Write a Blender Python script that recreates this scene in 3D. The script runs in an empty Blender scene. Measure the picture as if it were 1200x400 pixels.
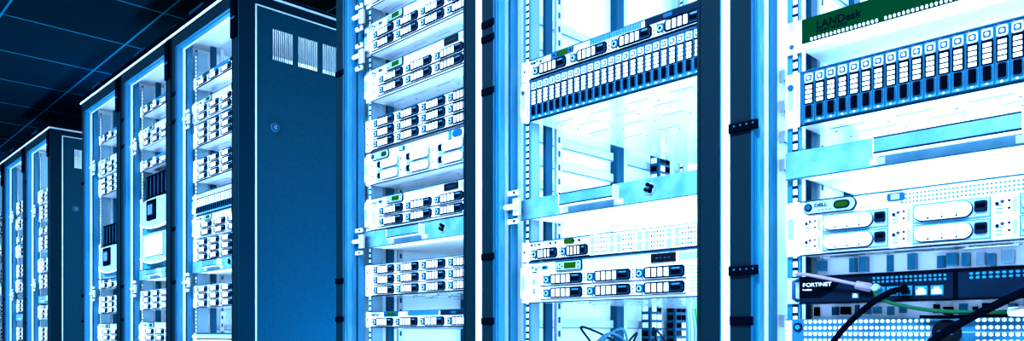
import bpy, math, random
from mathutils import Vector, Matrix
random.seed(7)
SC = bpy.context.scene
COL = SC.collection
ZC = 0.93                     # camera height
YC = 1.122                    # plane of the rack doors
YF = 1.187                    # plane of the 19 inch mounting flanges
TOPZ = ZC + 1.167
# ------------------------------------------------------------------ materials
MATS = {}
def mat(name, col, rough=0.4, metal=0.0, emit=None, strength=0.0, bump=0.0, bscale=300.0, spec=0.5):
    m = bpy.data.materials.new(name); m.use_nodes = True
    nt = m.node_tree; b = nt.nodes['Principled BSDF']
    b.inputs['Base Color'].default_value = (*col, 1)
    b.inputs['Roughness'].default_value = rough
    b.inputs['Metallic'].default_value = metal
    b.inputs['Specular IOR Level'].default_value = spec
    if emit:
        b.inputs['Emission Color'].default_value = (*emit, 1)
        b.inputs['Emission Strength'].default_value = strength
    tc = nt.nodes.new('ShaderNodeTexCoord')
    n = nt.nodes.new('ShaderNodeTexNoise'); n.inputs['Scale'].default_value = bscale
    n.inputs['Detail'].default_value = 3
    nt.links.new(tc.outputs['Object'], n.inputs['Vector'])
    r = nt.nodes.new('ShaderNodeMapRange')
    r.inputs['To Min'].default_value = max(0.02, rough - 0.06); r.inputs['To Max'].default_value = min(1, rough + 0.06)
    nt.links.new(n.outputs['Fac'], r.inputs['Value']); nt.links.new(r.outputs['Result'], b.inputs['Roughness'])
    if bump:
        bp = nt.nodes.new('ShaderNodeBump'); bp.inputs['Strength'].default_value = bump; bp.inputs['Distance'].default_value = 0.002
        nt.links.new(n.outputs['Fac'], bp.inputs['Height']); nt.links.new(bp.outputs['Normal'], b.inputs['Normal'])
    MATS[name] = m
    return m
mat('white', (0.92, 0.92, 0.9), .45)
mat('offwhite', (0.54, 0.59, 0.62), .4)
mat('pale', (0.18, 0.32, 0.37), .4)
mat('sky', (0.005, 0.125, 0.205), .35, spec=.2)
mat('mid', (0.0005, 0.045, 0.085), .5, spec=.05)
mat('navy', (0.0002, 0.005, 0.012), .6, spec=.02)
mat('black', (0.0002, 0.0008, 0.002), .8, spec=0.0)
mat('gloss_black', (0.0002, 0.0008, 0.002), .5, spec=.05)
mat('frame_dark', (0.0001, 0.006, 0.0088), .6, spec=.02)
mat('frame_blue', (0.0002, 0.014, 0.024), .6, spec=.02)
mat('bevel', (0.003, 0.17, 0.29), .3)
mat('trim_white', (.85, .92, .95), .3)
mat('green_dark', (0, 0.0135, 0.0032), .7, spec=0.0)
mat('green_lcd', (0.004, 0.03, 0.0), .6, spec=.02)
mat('green_led', (.05, .3, .02), .4)
mat('green_cable', (0, 0.045, 0.014), .6, spec=.05)
mat('indigo', (.01, .005, .22), .35)
mat('purple', (0.17, 0.13, 0.17), .6, spec=.1)
mat('steel', (.75, .85, .92), .3, .6)
mat('forti_body', (0.0004, 0.0035, 0.009), .6, spec=.02)
mat('text_pale', (0.8, 0.85, 0.8), .5)
mat('panel_steel', (0.004, 0.075, 0.12), .5, spec=.1)
mat('underside', (.85, .90, .92), .16, .55)
# the drawer front: brushed, mottled steel
m = mat('drawer_steel', (.16, .46, .66), .35, 0.1)
nt = m.node_tree; b = nt.nodes['Principled BSDF']
tc = nt.nodes.new('ShaderNodeTexCoord'); n = nt.nodes.new('ShaderNodeTexNoise'); n.inputs['Scale'].default_value = 26; n.inputs['Detail'].default_value = 6
cr = nt.nodes.new('ShaderNodeValToRGB'); cr.color_ramp.elements[0].position = .3; cr.color_ramp.elements[1].position = .75
cr.color_ramp.elements[0].color = (.02, .14, .20, 1); cr.color_ramp.elements[1].color = (.11, .25, .30, 1)
nt.links.new(tc.outputs['Object'], n.inputs['Vector']); nt.links.new(n.outputs['Fac'], cr.inputs['Fac']); nt.links.new(cr.outputs['Color'], b.inputs['Base Color'])
# powder coated side panel with fine grain
m = mat('side_panel', (.006, .10, .22), .5, spec=.06, bump=.5, bscale=420)
nt = m.node_tree; b = nt.nodes['Principled BSDF']
tc = nt.nodes.new('ShaderNodeTexCoord'); n = nt.nodes.new('ShaderNodeTexNoise'); n.inputs['Scale'].default_value = 420; n.inputs['Detail'].default_value = 1
cr = nt.nodes.new('ShaderNodeValToRGB'); cr.color_ramp.elements[0].position = .35; cr.color_ramp.elements[1].position = .7
cr.color_ramp.elements[0].color = (.0002, .030, .048, 1); cr.color_ramp.elements[1].color = (.0004, .050, .080, 1)
nt.links.new(tc.outputs['Object'], n.inputs['Vector']); nt.links.new(n.outputs['Fac'], cr.inputs['Fac']); nt.links.new(cr.outputs['Color'], b.inputs['Base Color'])
# ceiling tiles with pale T-grid
m = mat('ceiling_tiles', (.01, .03, .05), .9, spec=0.0)
nt = m.node_tree; b = nt.nodes['Principled BSDF']
geo = nt.nodes.new('ShaderNodeNewGeometry'); mp = nt.nodes.new('ShaderNodeMapping')
mp.inputs['Location'].default_value = (0.187 + 1.2 + .279, -1.448 + 1.2, 0)
bt = nt.nodes.new('ShaderNodeTexBrick'); bt.offset = 0; bt.squash = 1
bt.inputs['Scale'].default_value = 1.0; bt.inputs['Brick Width'].default_value = .6; bt.inputs['Row Height'].default_value = .6
bt.inputs['Mortar Size'].default_value = .0055; bt.inputs['Mortar Smooth'].default_value = .1; bt.inputs['Bias'].default_value = 0
bt.inputs['Color1'].default_value = (.0002, .012, .020, 1); bt.inputs['Color2'].default_value = (.0002, .017, .028, 1); bt.inputs['Mortar'].default_value = (.003, .20, .30, 1)
nt.links.new(geo.outputs['Position'], mp.inputs['Vector']); nt.links.new(mp.outputs['Vector'], bt.inputs['Vector']); nt.links.new(bt.outputs['Color'], b.inputs['Base Color'])
# raised floor tiles
m = mat('floor_tiles', (.5, .6, .65), .3)
nt = m.node_tree; b = nt.nodes['Principled BSDF']
tc = nt.nodes.new('ShaderNodeTexCoord'); bt = nt.nodes.new('ShaderNodeTexBrick'); bt.offset = 0
bt.inputs['Scale'].default_value = 1; bt.inputs['Brick Width'].default_value = .6; bt.inputs['Row Height'].default_value = .6; bt.inputs['Mortar Size'].default_value = .006
bt.inputs['Color1'].default_value = (.42, .60, .70, 1); bt.inputs['Color2'].default_value = (.46, .64, .74, 1); bt.inputs['Mortar'].default_value = (.1, .15, .2, 1)
nt.links.new(tc.outputs['Object'], bt.inputs['Vector']); nt.links.new(bt.outputs['Color'], b.inputs['Base Color'])
mat('wall_paint', (.01, .05, .10), .7, bump=.2, bscale=60)

# ------------------------------------------------------------------ mesh builder
class MB:
    def __init__(s): s.v = []; s.f = []; s.m = []; s.names = []; s.sm = []
    def mi(s, n):
        if n not in s.names: s.names.append(n)
        return s.names.index(n)
    def add(s, vs, fs, mn, smooth=False):
        o = len(s.v); s.v += [tuple(v) for v in vs]; k = s.mi(mn)
        for f in fs: s.f.append(tuple(i + o for i in f)); s.m.append(k); s.sm.append(smooth)
    def box(s, x0, x1, y0, y1, z0, z1, mn, faces=None):
        """faces: optional dict of side -> material (x0 x1 y0 y1 z0 z1)"""
        vs = [(x0,y0,z0),(x1,y0,z0),(x1,y1,z0),(x0,y1,z0),(x0,y0,z1),(x1,y0,z1),(x1,y1,z1),(x0,y1,z1)]
        q = {'z0':(0,3,2,1),'z1':(4,5,6,7),'y0':(0,1,5,4),'x1':(1,2,6,5),'y1':(2,3,7,6),'x0':(3,0,4,7)}
        o = len(s.v); s.v += vs
        for k, f in q.items():
            n = faces.get(k, mn) if faces else mn
            s.f.append(tuple(i + o for i in f)); s.m.append(s.mi(n)); s.sm.append(False)
    def cbox(s, x0, x1, y0, y1, z0, z1, mn, c=.001):
        """box with chamfered front edges (front = y0)"""
        vs = [(x0+c,y0,z0+c),(x1-c,y0,z0+c),(x1-c,y0,z1-c),(x0+c,y0,z1-c),
              (x0,y0+c,z0),(x1,y0+c,z0),(x1,y0+c,z1),(x0,y0+c,z1),
              (x0,y1,z0),(x1,y1,z0),(x1,y1,z1),(x0,y1,z1)]
        fs = [(0,1,2,3)]
        for a in range(4):
            b_ = (a+1) % 4
            fs.append((a, a+4, b_+4, b_)); fs.append((a+4, a+8, b_+8, b_+4))
        fs.append((11,10,9,8))
        s.add(vs, fs, mn)
    def prism(s, pts, y0, y1, mn, smooth=False, side=None):
        """pts: polygon in x,z, counter-clockwise seen from -y; front at y0"""
        n = len(pts)
        vs = [(x,y0,z) for x,z in pts] + [(x,y1,z) for x,z in pts]
        s.add(vs, [tuple(range(n))] , mn)
        s.add(vs, [(i, i+n, (i+1)%n+n, (i+1)%n) for i in range(n)], side or mn, smooth)
        s.add(vs, [tuple(range(2*n-1, n-1, -1))], side or mn)
    def octo(s, x0, x1, z0, z1, c, y0, y1, mn, side=None):
        s.prism([(x0+c,z0),(x1-c,z0),(x1,z0+c),(x1,z1-c),(x1-c,z1),(x0+c,z1),(x0,z1-c),(x0,z0+c)], y0, y1, mn, side=side)
    def pill(s, x0, x1, z0, z1, y0, y1, mn, n=6, rad=None):
        r = min((z1-z0)/2, (x1-x0)/2) if rad is None else rad; pts = []
        for cx, cz, a0 in ((x1-r,z0+r,-90),(x1-r,z1-r,0),(x0+r,z1-r,90),(x0+r,z0+r,180)):
            for i in range(n+1):
                a = math.radians(a0 + 90*i/n); pts.append((cx+r*math.cos(a), cz+r*math.sin(a)))
        s.prism(pts, y0, y1, mn)
    def disc(s, cx, cz, r, y0, y1, mn, n=12):
        s.prism([(cx+r*math.cos(2*math.pi*i/n), cz+r*math.sin(2*math.pi*i/n)) for i in range(n)], y0, y1, mn)
    def tube(s, path, r, mn, n=8, cap=True):
        P = [Vector(p) for p in path]; rings = []; prev = None
        for i, p in enumerate(P):
            t = (P[min(i+1,len(P)-1)] - P[max(i-1,0)]).normalized()
            if prev is None:
                u = t.cross(Vector((0,0,1)));
                if u.length < .1: u = t.cross(Vector((1,0,0)))
            else: u = prev - t*prev.dot(t)
            u.normalize(); prev = u; w = t.cross(u)
            rr = r[i] if isinstance(r, (list, tuple)) else r
            rings.append([p + (u*math.cos(2*math.pi*k/n) + w*math.sin(2*math.pi*k/n))*rr for k in range(n)])
        vs = [v for rg in rings for v in rg]; fs = []
        for i in range(len(P)-1):
            for k in range(n): fs.append((i*n+k, i*n+(k+1)%n, (i+1)*n+(k+1)%n, (i+1)*n+k))
        s.add(vs, fs, mn, True)
        if cap: s.add(vs, [tuple(range(n-1,-1,-1)), tuple(range((len(P)-1)*n, len(P)*n))], mn)
    def dot(s, x, z, r, y, mn, n=6):
        s.prism([(x+r*math.cos(2*math.pi*(i+.5)/n), z+r*math.sin(2*math.pi*(i+.5)/n)) for i in range(n)], y-.0004, y+.0004, mn)
    def shift(s, dx=0, dy=0, dz=0): s.v = [(x+dx,y+dy,z+dz) for x,y,z in s.v]; return s
    def merge(s, o, dx=0, dy=0, dz=0):
        off = len(s.v); s.v += [(x+dx,y+dy,z+dz) for x,y,z in o.v]
        for f, k, sm in zip(o.f, o.m, o.sm): s.f.append(tuple(i+off for i in f)); s.m.append(s.mi(o.names[k])); s.sm.append(sm)
        return s
    def mesh(s, name):
        me = bpy.data.meshes.new(name); me.from_pydata(s.v, [], s.f)
        for n in s.names: me.materials.append(MATS[n])
        me.polygons.foreach_set('material_index', s.m); me.polygons.foreach_set('use_smooth', s.sm); me.update()
        return me
    def build(s, name, parent=None, loc=(0,0,0)):
        o = bpy.data.objects.new(name, s.mesh(name)); COL.objects.link(o); o.location = loc
        if parent: o.parent = parent
        return o
def place(name, me, parent, loc=(0,0,0)):
    o = bpy.data.objects.new(name, me); COL.objects.link(o); o.location = loc; o.parent = parent
    return o
def tag(o, label=None, cat=None, group=None, kind=None):
    if label: o['label'] = label
    if cat: o['category'] = cat
    if group: o['group'] = group
    if kind: o['kind'] = kind
    return o
def empty(name, loc=(0,0,0)):
    o = bpy.data.objects.new(name, None); COL.objects.link(o); o.location = loc; o.empty_display_size = .05
    return o
KIDS = {}
def copy_tree(o, parent=None):
    c = o.copy(); COL.objects.link(c); c.parent = parent
    for ch in [k for k in ALLOBJ() if k.parent == o]: copy_tree(ch, c)
    return c
def ALLOBJ(): return list(bpy.data.objects)
def text_obj(s, size, loc, parent, matn, name='lettering', sx=1.0, ext=.0004, bold=0.0):
    cu = bpy.data.curves.new(name, 'FONT'); cu.body = s; cu.size = size; cu.extrude = ext; cu.offset = bold
    cu.align_x = 'LEFT'; cu.materials.append(MATS[matn])
    tmp = bpy.data.objects.new('tmp', cu); me = bpy.data.meshes.new_from_object(tmp); bpy.data.objects.remove(tmp)
    if not me.materials: me.materials.append(MATS[matn])
    me.name = name; o = bpy.data.objects.new(name, me); COL.objects.link(o); o.parent = parent; o.location = loc
    o.rotation_euler = (math.pi/2, 0, 0); o.scale = (sx, 1, 1)
    return o

# ------------------------------------------------------------------ drive trays (local origin at lower left of the tray, front plane y=0)
def tray_square(w, h, det):
    """caddy with a round latch button, dark eight-sided plate, four white bars and a dark latch"""
    a = MB(); p = .027*w/.108
    a.cbox(.0008, w-.0008, -.0035, .004, .0006, h-.0006, 'white', .0008)
    a.box(0, w, -.0030, .004, -.0008, .0012, 'navy')
    for zz in (.22, .50, .80): a.dot(.0042, h*zz, .0019, -.0037, 'black' if zz == .50 else 'mid', 8)
    a.octo(p*.36, p*.98, h*.16, h*.84, .003, -.0048, -.003, 'mid'); a.disc(p*.66, h*.5, h*.22, -.0058, -.0045, 'pale', 10); a.disc(p*.66, h*.5, h*.13, -.0064, -.0055, 'navy', 8)
    a.dot(p*.42, h*.86, .0016, -.0050, 'navy'); a.dot(p*.92, h*.12, .0018, -.0050, 'black')
    a.octo(p, w-.001, .0015, h-.0015, .004, -.006, -.003, 'black')
    a.octo(p+.0028, w-.0036, .0042, h-.0042, .0032, -.0064, -.006, 'mid')
    x0 = p+.0065; bw = (w-p)*.60/4
    a.box(x0-.002, x0+4*bw-.001, -.0065, -.0060, .0042, h-.0042, 'navy')
    for i in range(4): a.box(x0+i*bw, x0+(i+1)*bw-.0042, -.0068, -.0063, .0048, h-.0048, 'white')
    l = MB()
    lx = x0+4*bw-.0005
    l.octo(lx, w-.0045, h*.22, h*.84, .002, -.0078, -.0063, 'navy')
    l.octo(lx+.002, w-.0075, h*.30, h*.60, .0015, -.0084, -.0076, 'black'); l.box(lx+.004, w-.009, -.0084, -.0076, h*.66, h*.76, 'sky')
    return a, l
def tray_round(w, h, det, flip=False):
    """older caddy: rounded white grip of four cells, dark release latch at one end"""
    a = MB()
    a.cbox(.0008, w-.0008, -.0035, .004, .0006, h-.0006, 'white', .0008)
    led = .026*w/.128
    for k, (dx, zz) in enumerate(((.004,.6),(.010,.68),(.018,.7),(.018,.35))):
        a.dot(dx if dx*1.2 < led else led*.8, h*zz, .0027 if k < 2 else .0019, -.0037, 'indigo' if k == 1 else 'navy', 8)
    for zz in (.15,.32,.48): a.box(.002, .010, -.0040, -.003, h*zz, h*zz+.0018, 'sky')
    g0, g1 = led+.004, w-.003
    a.cbox(g0-.001, g1+.001, -.0042, -.003, .0004, h-.0004, 'sky', .0006); a.cbox(g0+.0006, g1-.0006, -.0047, -.004, .0018, h-.0018, 'pale', .0006)
    a.octo(led-.0045, led+.0005, h*.12, h*.88, .002, -.0044, -.003, 'pale')
    L = (g1-g0)
    if flip: lx0, lx1, px0, px1 = g0+.002, g0+.016*w/.128, g0+L*.2, g1-.002
    else: lx0, lx1, px0, px1 = g1-L*.19, g1-.003, g0+.003, g1-L*.22
    a.pill(px0-.0020, px1+.0020, .0018, h-.0024, -.0056, -.004, 'sky'); a.pill(px0-.0008, px1+.0014, .0020, h-.0040, -.0060, -.005, 'navy')
    a.pill(px0, px1, .0038, h-.0038, -.0095, -.005, 'white')
    for i in range(1,4):
        x = px0+(px1-px0)*i/4; a.box(x-.0005, x+.0005, -.0099, -.0090, .0048, h-.0048, 'sky'); a.dot(x, .0062, .0016, -.0099, 'navy')
    l = MB(); l.pill(lx0, lx1, h*.28, h*.82, -.0075, -.0043, 'navy', rad=.0025); l.pill(lx0+.002, lx1-.002, h*.5, h*.7, -.0085, -.0070, 'black', rad=.001)
    return a, l
def tray_slim(w, h, det):
    """upright 2.5 inch caddy"""
    a = MB()
    a.cbox(.0006, w-.0006, -.003, .004, .0006, h-.0006, 'sky', .0006)
    a.box(.0012, .0022, -.0036, -.0029, .003, h-.003, 'mid')
    a.octo(.003, w-.0018, h*.79, h*.97, .002, -.0045, -.003, 'offwhite'); a.octo(.0046, w-.0034, h*.82, h*.94, .0015, -.0050, -.0044, 'mid'); a.disc(w*.53, h*.88, .0026, -.0056, -.0048, 'white', 8); a.box(.0024, w-.0012, -.0044, -.003, h*.772, h*.79, 'navy')
    a.octo(.0022, w-.0008, h*.36, h*.775, .0012, -.0042, -.003, 'black')
    for i in range(4):
        z = h*(.385+.094*i); a.box(.0045, w-.0030, -.0050, -.004, z, z+h*.064, 'white')
    l = MB(); l.octo(.0028, w-.0018, h*.08, h*.345, .0016, -.0058, -.003, 'mid'); l.octo(.0048, w-.0030, h*.09, h*.33, .0012, -.0066, -.0056, 'black')
    a.dot(w*.5, h*.035, .0016, -.0032, 'white'); a.dot(w*.28, h*.99, .0018, -.0032, 'indigo')
    return a, l

W19 = .4826
def chassis(h, depth=.62, face='offwhite', ear='white', big_ear=False):
    b = MB()
    b.box(.022, W19-.022, .0, depth, .0015, h-.0015, 'white', {'y0': face, 'z1': 'white', 'z0': 'underside'})
    b.cbox(.0, .022, -.002, .002, .001, h-.001, ear, .0008); b.cbox(W19-.022, W19, -.002, .002, .001, h-.001, ear, .0008)
    b.box(.022, W19-.022, -.0015, .0005, .0, .0022, 'navy')           # dark joint along the bottom edge
    b.box(.022, W19-.022, -.0015, .0005, h-.002, h, 'mid')
    for x in (.009, W19-.009):
        for z in ((h*.5,) if h < .06 else (h*.25, h*.75)):
            b.disc(x, z, .0042, -.0034, -.0018, 'pale', 8); b.disc(x, z, .0022, -.0040, -.0032, 'navy', 6)
    for x in (.0035, .0165):
        for k in range(3 if h > .06 else 1): b.dot(x, h*(.2+.3*k), .0014, -.0022, 'mid')
    if big_ear:
        b.cbox(.001, .020, -.009, -.001, h*.12, h*.88, 'white', .002); b.pill(.005, .016, h*.3, h*.7, -.0098, -.0085, 'pale')
    # underside: pressed slots and rivets
    rr = random.Random(int(h*1000))
    for row, y in enumerate((.05, .10, .17, .26)):
        for k in range(4):
            x = .05 + k*.10 + (row % 2)*.03
            b.box(x, x+.055, y, y+.0015, .0008, .0016, 'sky')
        for k in range(5):
            x = .05+.085*k+rr.uniform(-.008,.008); b.box(x, x+.004, y+.022, y+.026, .0008, .0016, 'mid')
    return b
def strip_lcd(b, h, z0, z1, x0=.026):
    """top strip with LCD, buttons, mesh vents, label; lcd returned as its own part"""
    zc = (z0+z1)/2; s = z1-z0
    for k, (x, r, m) in enumerate(((x0+.006,.0028,'indigo'),(x0+.016,.0035,'sky'),(x0+.024,.0035,'pale'))): b.disc(x, zc+(-1)**k*.002, r, -.0024, -.0005, m, 8)
    b.box(x0+.005, x0+.018, -.0012, -.0002, z0+.001, z0+.0028, 'navy')
    b.pill(x0+.034, x0+.052, zc-.004, zc+.004, -.0025, -.0005, 'sky'); b.pill(x0+.037, x0+.049, zc-.002, zc+.002, -.003, -.002, 'navy')
    lx0, lx1 = x0+.075, x0+.148
    lcd = MB(); lcd.octo(lx0, lx1, z0+.0005, z1-.0002, .002, -.0040, -.0005, 'navy'); lcd.octo(lx0+.002, lx1-.002, z0+.002, z1-.0018, .0016, -.0046, -.0038, 'pale')
    lcd.box(lx0+.026, lx0+.058, -.0056, -.0044, z0+.0045, z1-.004, 'green_lcd')
    for x, z in ((.008,.3),(.014,.65),(.014,.25),(.020,.45),(.065,.3),(.065,.7)): lcd.disc(lx0+x, z0+s*z, .002, -.0055, -.0042, 'navy', 6)
    # mesh vent
    for r in range(4):
        for k in range(30 if r % 2 else 29): b.box(x0+.165+k*.0048+(0 if r % 2 else .0024), x0+.1675+k*.0048+(0 if r % 2 else .0024), -.0006, .0002, z0+.003+r*s*.24, z0+.003+r*s*.24+.0016, 'sky')
    lab = MB(); lab.box(x0+.318, x0+.372, -.0028, -.0002, z0+.002, z1-.002, 'gloss_black'); 
    for k in range(4): lab.box(x0+.330+k*.009, x0+.334+k*.009, -.0032, -.0026, zc-.001, zc+.0008, 'mid')
    b.box(x0+.378, x0+.425, -.001, .0002, z0+.004, z1-.004, 'pale')
    return lcd, lab
class Unit:
    """a rack unit: body, parts, and parts of parts; det 0 puts everything into one mesh"""
    def __init__(s, name, det, body):
        s.det = det
        if det == 0: s.mb = body; s.name = name; s.root = None
        else: s.root = empty(name); body.build('chassis', s.root)
        s.cache = {}
    def part(s, name, mb, at=(0,0,0), sub=None, key=None, label=None):
        """mb at offset; sub = (name, mb)"""
        if s.det == 0:
            s.mb.merge(mb, *at)
            if sub: s.mb.merge(sub[1], *at)
            return None
        if s.det == 1 and sub: 
            if key not in s.cache:
                q = MB().merge(mb).merge(sub[1]); s.cache[key] = (q.mesh(name), None)
        elif key not in s.cache or key is None:
            s.cache[key] = (mb.mesh(name), sub[1].mesh(sub[0]) if sub else None)
        a, c = s.cache[key]
        o = place(name, a, s.root, at)
        if c: place(sub[0], c, o)
        if label: o['label'] = label
        return o
    def done(s):
        if s.det == 0: s.root = s.mb.build(s.name)
        return s.root
U = .0889
def server_two_row(det, cols=3, big=True):
    h = U; b = chassis(h, big_ear=big)
    x0 = .056 if cols == 3 else .030; w = .1213 if cols == 3 else .1062
    lcd, lab = strip_lcd(b, h, .0655, .0865)
    if cols == 3:
        for r in range(8):
            for k in range(7): b.box(.428+k*.0046, .4302+k*.0046, -.0006, .0002, .010+r*.0065, .0125+r*.0065, 'sky')
        for r in range(6): b.dot(.030, .012+r*.009, .0014, -.0004, 'navy')
        for z in (.02,.04): b.box(.034,.038,-.001,0,z,z+.012,'sky')
    u = mk_unit('rack_server', det, b)
    t, l = tray_square(w, .0255, det)
    for r in range(2):
        for c in range(cols): u.part('drive_tray', t, (x0+c*w, 0, .0075+r*.0290), ('release_latch', l), key='t')
    u.part('display_panel', lcd, key='lcd'); u.part('label_plate', lab, key='lab')
    return u.done()
def mk_unit(name, det, b):
    u = Unit.__new__(Unit); u.det = det; u.cache = {}; u.name = name
    if det: u.root = empty(name); b.build('chassis', u.root)
    else: u.mb = b; u.root = None
    return u
def server_twelve(det):
    b = chassis(U); b.box(.0, .030, -.003, -.0015, .002, U-.002, 'white')
    for r in range(5): b.dot(.005, .012+r*.016, .002, -.0034, 'navy'); b.dot(.019, .010+r*.016, .0016, -.0034, 'mid')
    u = mk_unit('storage_server', det, b)
    t, l = tray_square(.1074, .0262, det)
    for r in range(3):
        for c in range(4): u.part('drive_tray', t, (.0305+c*.1074, 0, .0030+r*.0282), ('release_latch', l), key='t')
    return u.done()
def server_rounded(det, flip=False, logo=False):
    b = chassis(U, big_ear=True, face='white')
    for r in range(3):
        for k in range(34): b.box(.175+k*.0052, .178+k*.0052, -.0006, .0002, .067+r*.006, .0700+r*.006, 'sky')
    b.cbox(.126, .137, -.003, .001, .068, .084, 'offwhite'); b.cbox(.139, .150, -.003, .001, .068, .084, 'offwhite')
    b.octo(.156, .180, .072, .084, .002, -.003, .001, 'mid'); b.box(.162,.174,-.004,-.002,.074,.082,'pale')
    b.cbox(.360, .372, -.003, .001, .066, .086, 'sky'); b.pill(.376, .412, .069, .085, -.003, .001, 'mid')
    u = mk_unit('rack_server', det, b)
    p = MB(); p.pill(.028, .112, .0655, .0875, -.004, .001, 'navy'); p.pill(.0295, .1105, .067, .086, -.005, -.003, 'pale'); p.disc(.038, .0765, .0065, -.0065, -.004, 'navy', 14)
    p.disc(.038, .0765, .004, -.0072, -.006, 'mid', 12)
    p.pill(.078, .103, .070, .083, -.0062, -.0045, 'navy'); p.pill(.081, .100, .0725, .0805, -.0068, -.006, 'green_lcd')
    for k in range(4): p.dot(.055+k*.006, .071, .0012, -.0052, 'navy')
    o = u.part('display_panel', p, key='d')
    if det and logo: text_obj('DELL', .0075, (.0475, -.0054, .0765), o, 'navy', 'lettering', 1.25, bold=.0002)
    t, l = tray_round(.1310, .0288, det, flip)
    for r in range(2):
        for c in range(3): u.part('drive_tray', t, (.030+c*.1320, 0, .0045+r*.0300), ('release_latch', l), key='t')
    return u.done()
def server_one(det):
    h = .0445; b = chassis(h)
    z0 = .0295
    for x, m in ((.030,'indigo'),(.038,'navy'),(.046,'sky'),(.056,'navy'),(.064,'pale')): b.disc(x, z0+.007+random.uniform(-.002,.002), .003, -.003, 0, m, 8)
    for k in range(22): b.box(.195+k*.0058, .1985+k*.0058, -.003, 0, z0+.002, z0+.012, 'sky')
    b.box(.330, .455, -.0025, 0, z0+.001, z0+.0135, 'navy'); b.octo(.372, .392, z0+.004, z0+.0105, .002, -.0035, -.002, 'mid')
    u = mk_unit('rack_server', det, b)
    lcd = MB(); lcd.box(.088, .150, -.0035, 0, z0, z0+.0135, 'mid'); lcd.box(.106, .136, -.0045, -.003, z0+.002, z0+.0115, 'green_lcd'); lcd.disc(.098, z0+.006, .0025, -.005, -.003, 'navy'); lcd.disc(.144, z0+.006, .0022, -.005, -.003, 'navy')
    u.part('display_panel', lcd, key='d')
    t, l = tray_square(.1075, .0262, det)
    for c in range(4): u.part('drive_tray', t, (.026+c*.1075, 0, .0028), ('release_latch', l), key='t')
    return u.done()
def server_slim(det):
    b = chassis(U, face='mid', big_ear=True)
    b.disc(.011, U*.72, .005, -.012, -.008, 'mid', 10)
    u = mk_unit('drive_shelf', det, b)
    t, l = tray_slim(.01772, .0805, det)
    for c in range(24): u.part('drive_tray', t, (.0287+c*.01772, 0, .004), ('release_latch', l), key='t')
    return u.done()
def server_mixed(det):
    """1U chassis: two drive trays at the left, four small two-row modules at the right"""
    h = .0445; b = chassis(h)
    for x, m in ((.030,'navy'),(.040,'sky'),(.052,'navy'),(.075,'pale'),(.085,'navy'),(.1,'mid'),(.15,'navy'),(.165,'navy')): b.disc(x, .0365, .0026, -.003, 0, m, 8)
    b.box(.125, .150, -.003, 0, .032, .041, 'green_lcd')
    u = mk_unit('rack_server', det, b)
    t, l = tray_square(.082, .0255, det)
    for c in range(2): u.part('drive_tray', t, (.026+c*.084, 0, .003), ('release_latch', l), key='t')
    mod = MB(); mod.cbox(.001, .0660, -.005, .002, .002, .042, 'white', .001)
    for r in range(2):
        z = .004+r*.019
        mod.cbox(.003, .012, -.0075, -.004, z, z+.016, 'pale', .001); mod.cbox(.052, .062, -.0072, -.004, z, z+.016, 'pale', .001)
        mod.octo(.015, .050, z, z+.016, .002, -.006, -.004, 'offwhite')
        for k in range(5):
            for q in range(2): mod.dot(.019+k*.0065, z+.004+q*.008, .0019, -.0064, 'navy' if (k+q) % 3 == 0 else 'sky')
    for c in range(4): u.part('port_module', mod, (.196+c*.0668, 0, 0), key='m')
    return u.done()
def drawer(det, handle_x=(.13,.27), lock_x=.345, hh=.0445):
    b = MB()
    b.box(.024, W19-.024, 0, .42, .001, .004, 'white'); b.box(.024, .026, 0, .42, .001, hh-.002, 'white'); b.box(W19-.026, W19-.024, 0, .42, .001, hh-.002, 'white'); b.box(.024, W19-.024, .415, .42, .001, hh-.002, 'white')
    u = mk_unit('rack_console', det, b)
    f = MB(); f.cbox(0, W19, -.006, 0, 0, hh, 'drawer_steel', .0012); f.box(0, W19, -.0064, -.0055, -.0006, .0006, 'mid')
    u.part('drawer_front', f, key='f')
    hd = MB(); x0, x1 = handle_x
    # channel shaped pull: outer box with a raised lower lip, slanted ends
    z0, z1 = hh*.36, hh*.90
    hd.box(x0, x1, -.024, -.0225, z0, z1, 'drawer_steel', {'y1':'sky'})
    hd.box(x0, x1, -.024, -.006, z1-.0015, z1, 'drawer_steel')
    hd.box(x0-.0006, x1+.0006, -.0250, -.0225, z0-.0004, z0+.0022, 'navy'); hd.box(x0, x1, -.0245, -.006, z0-.0012, z0, 'white')
    hd.box(x0-.0006, x1+.0006, -.0248, -.0238, z1-.0014, z1+.0004, 'navy')
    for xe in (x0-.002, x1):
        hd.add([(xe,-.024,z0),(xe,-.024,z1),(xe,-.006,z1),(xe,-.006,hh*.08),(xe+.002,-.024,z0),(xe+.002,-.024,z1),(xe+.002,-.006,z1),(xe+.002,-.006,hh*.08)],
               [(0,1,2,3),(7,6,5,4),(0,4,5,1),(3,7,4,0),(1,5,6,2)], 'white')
        hd.box(xe-.010, xe+.012, -.0072, -.006, hh*.06, hh*.30, 'offwhite')  # pale patches painted on as the pull's reflection in the drawer front
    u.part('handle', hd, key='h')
    lk = MB(); lk.disc(lock_x, hh*.55, .0115, -.0085, -.005, 'pale', 16)
    for a in range(4):
        an = math.radians(20+90*a); lk.disc(lock_x+.0065*math.cos(an), hh*.55+.0065*math.sin(an), .0042, -.013, -.008, 'black', 8)
    lk.disc(lock_x, hh*.55, .0028, -.014, -.008, 'mid', 8)
    u.part('lock_knob', lk, key='k')
    return u.done()
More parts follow.
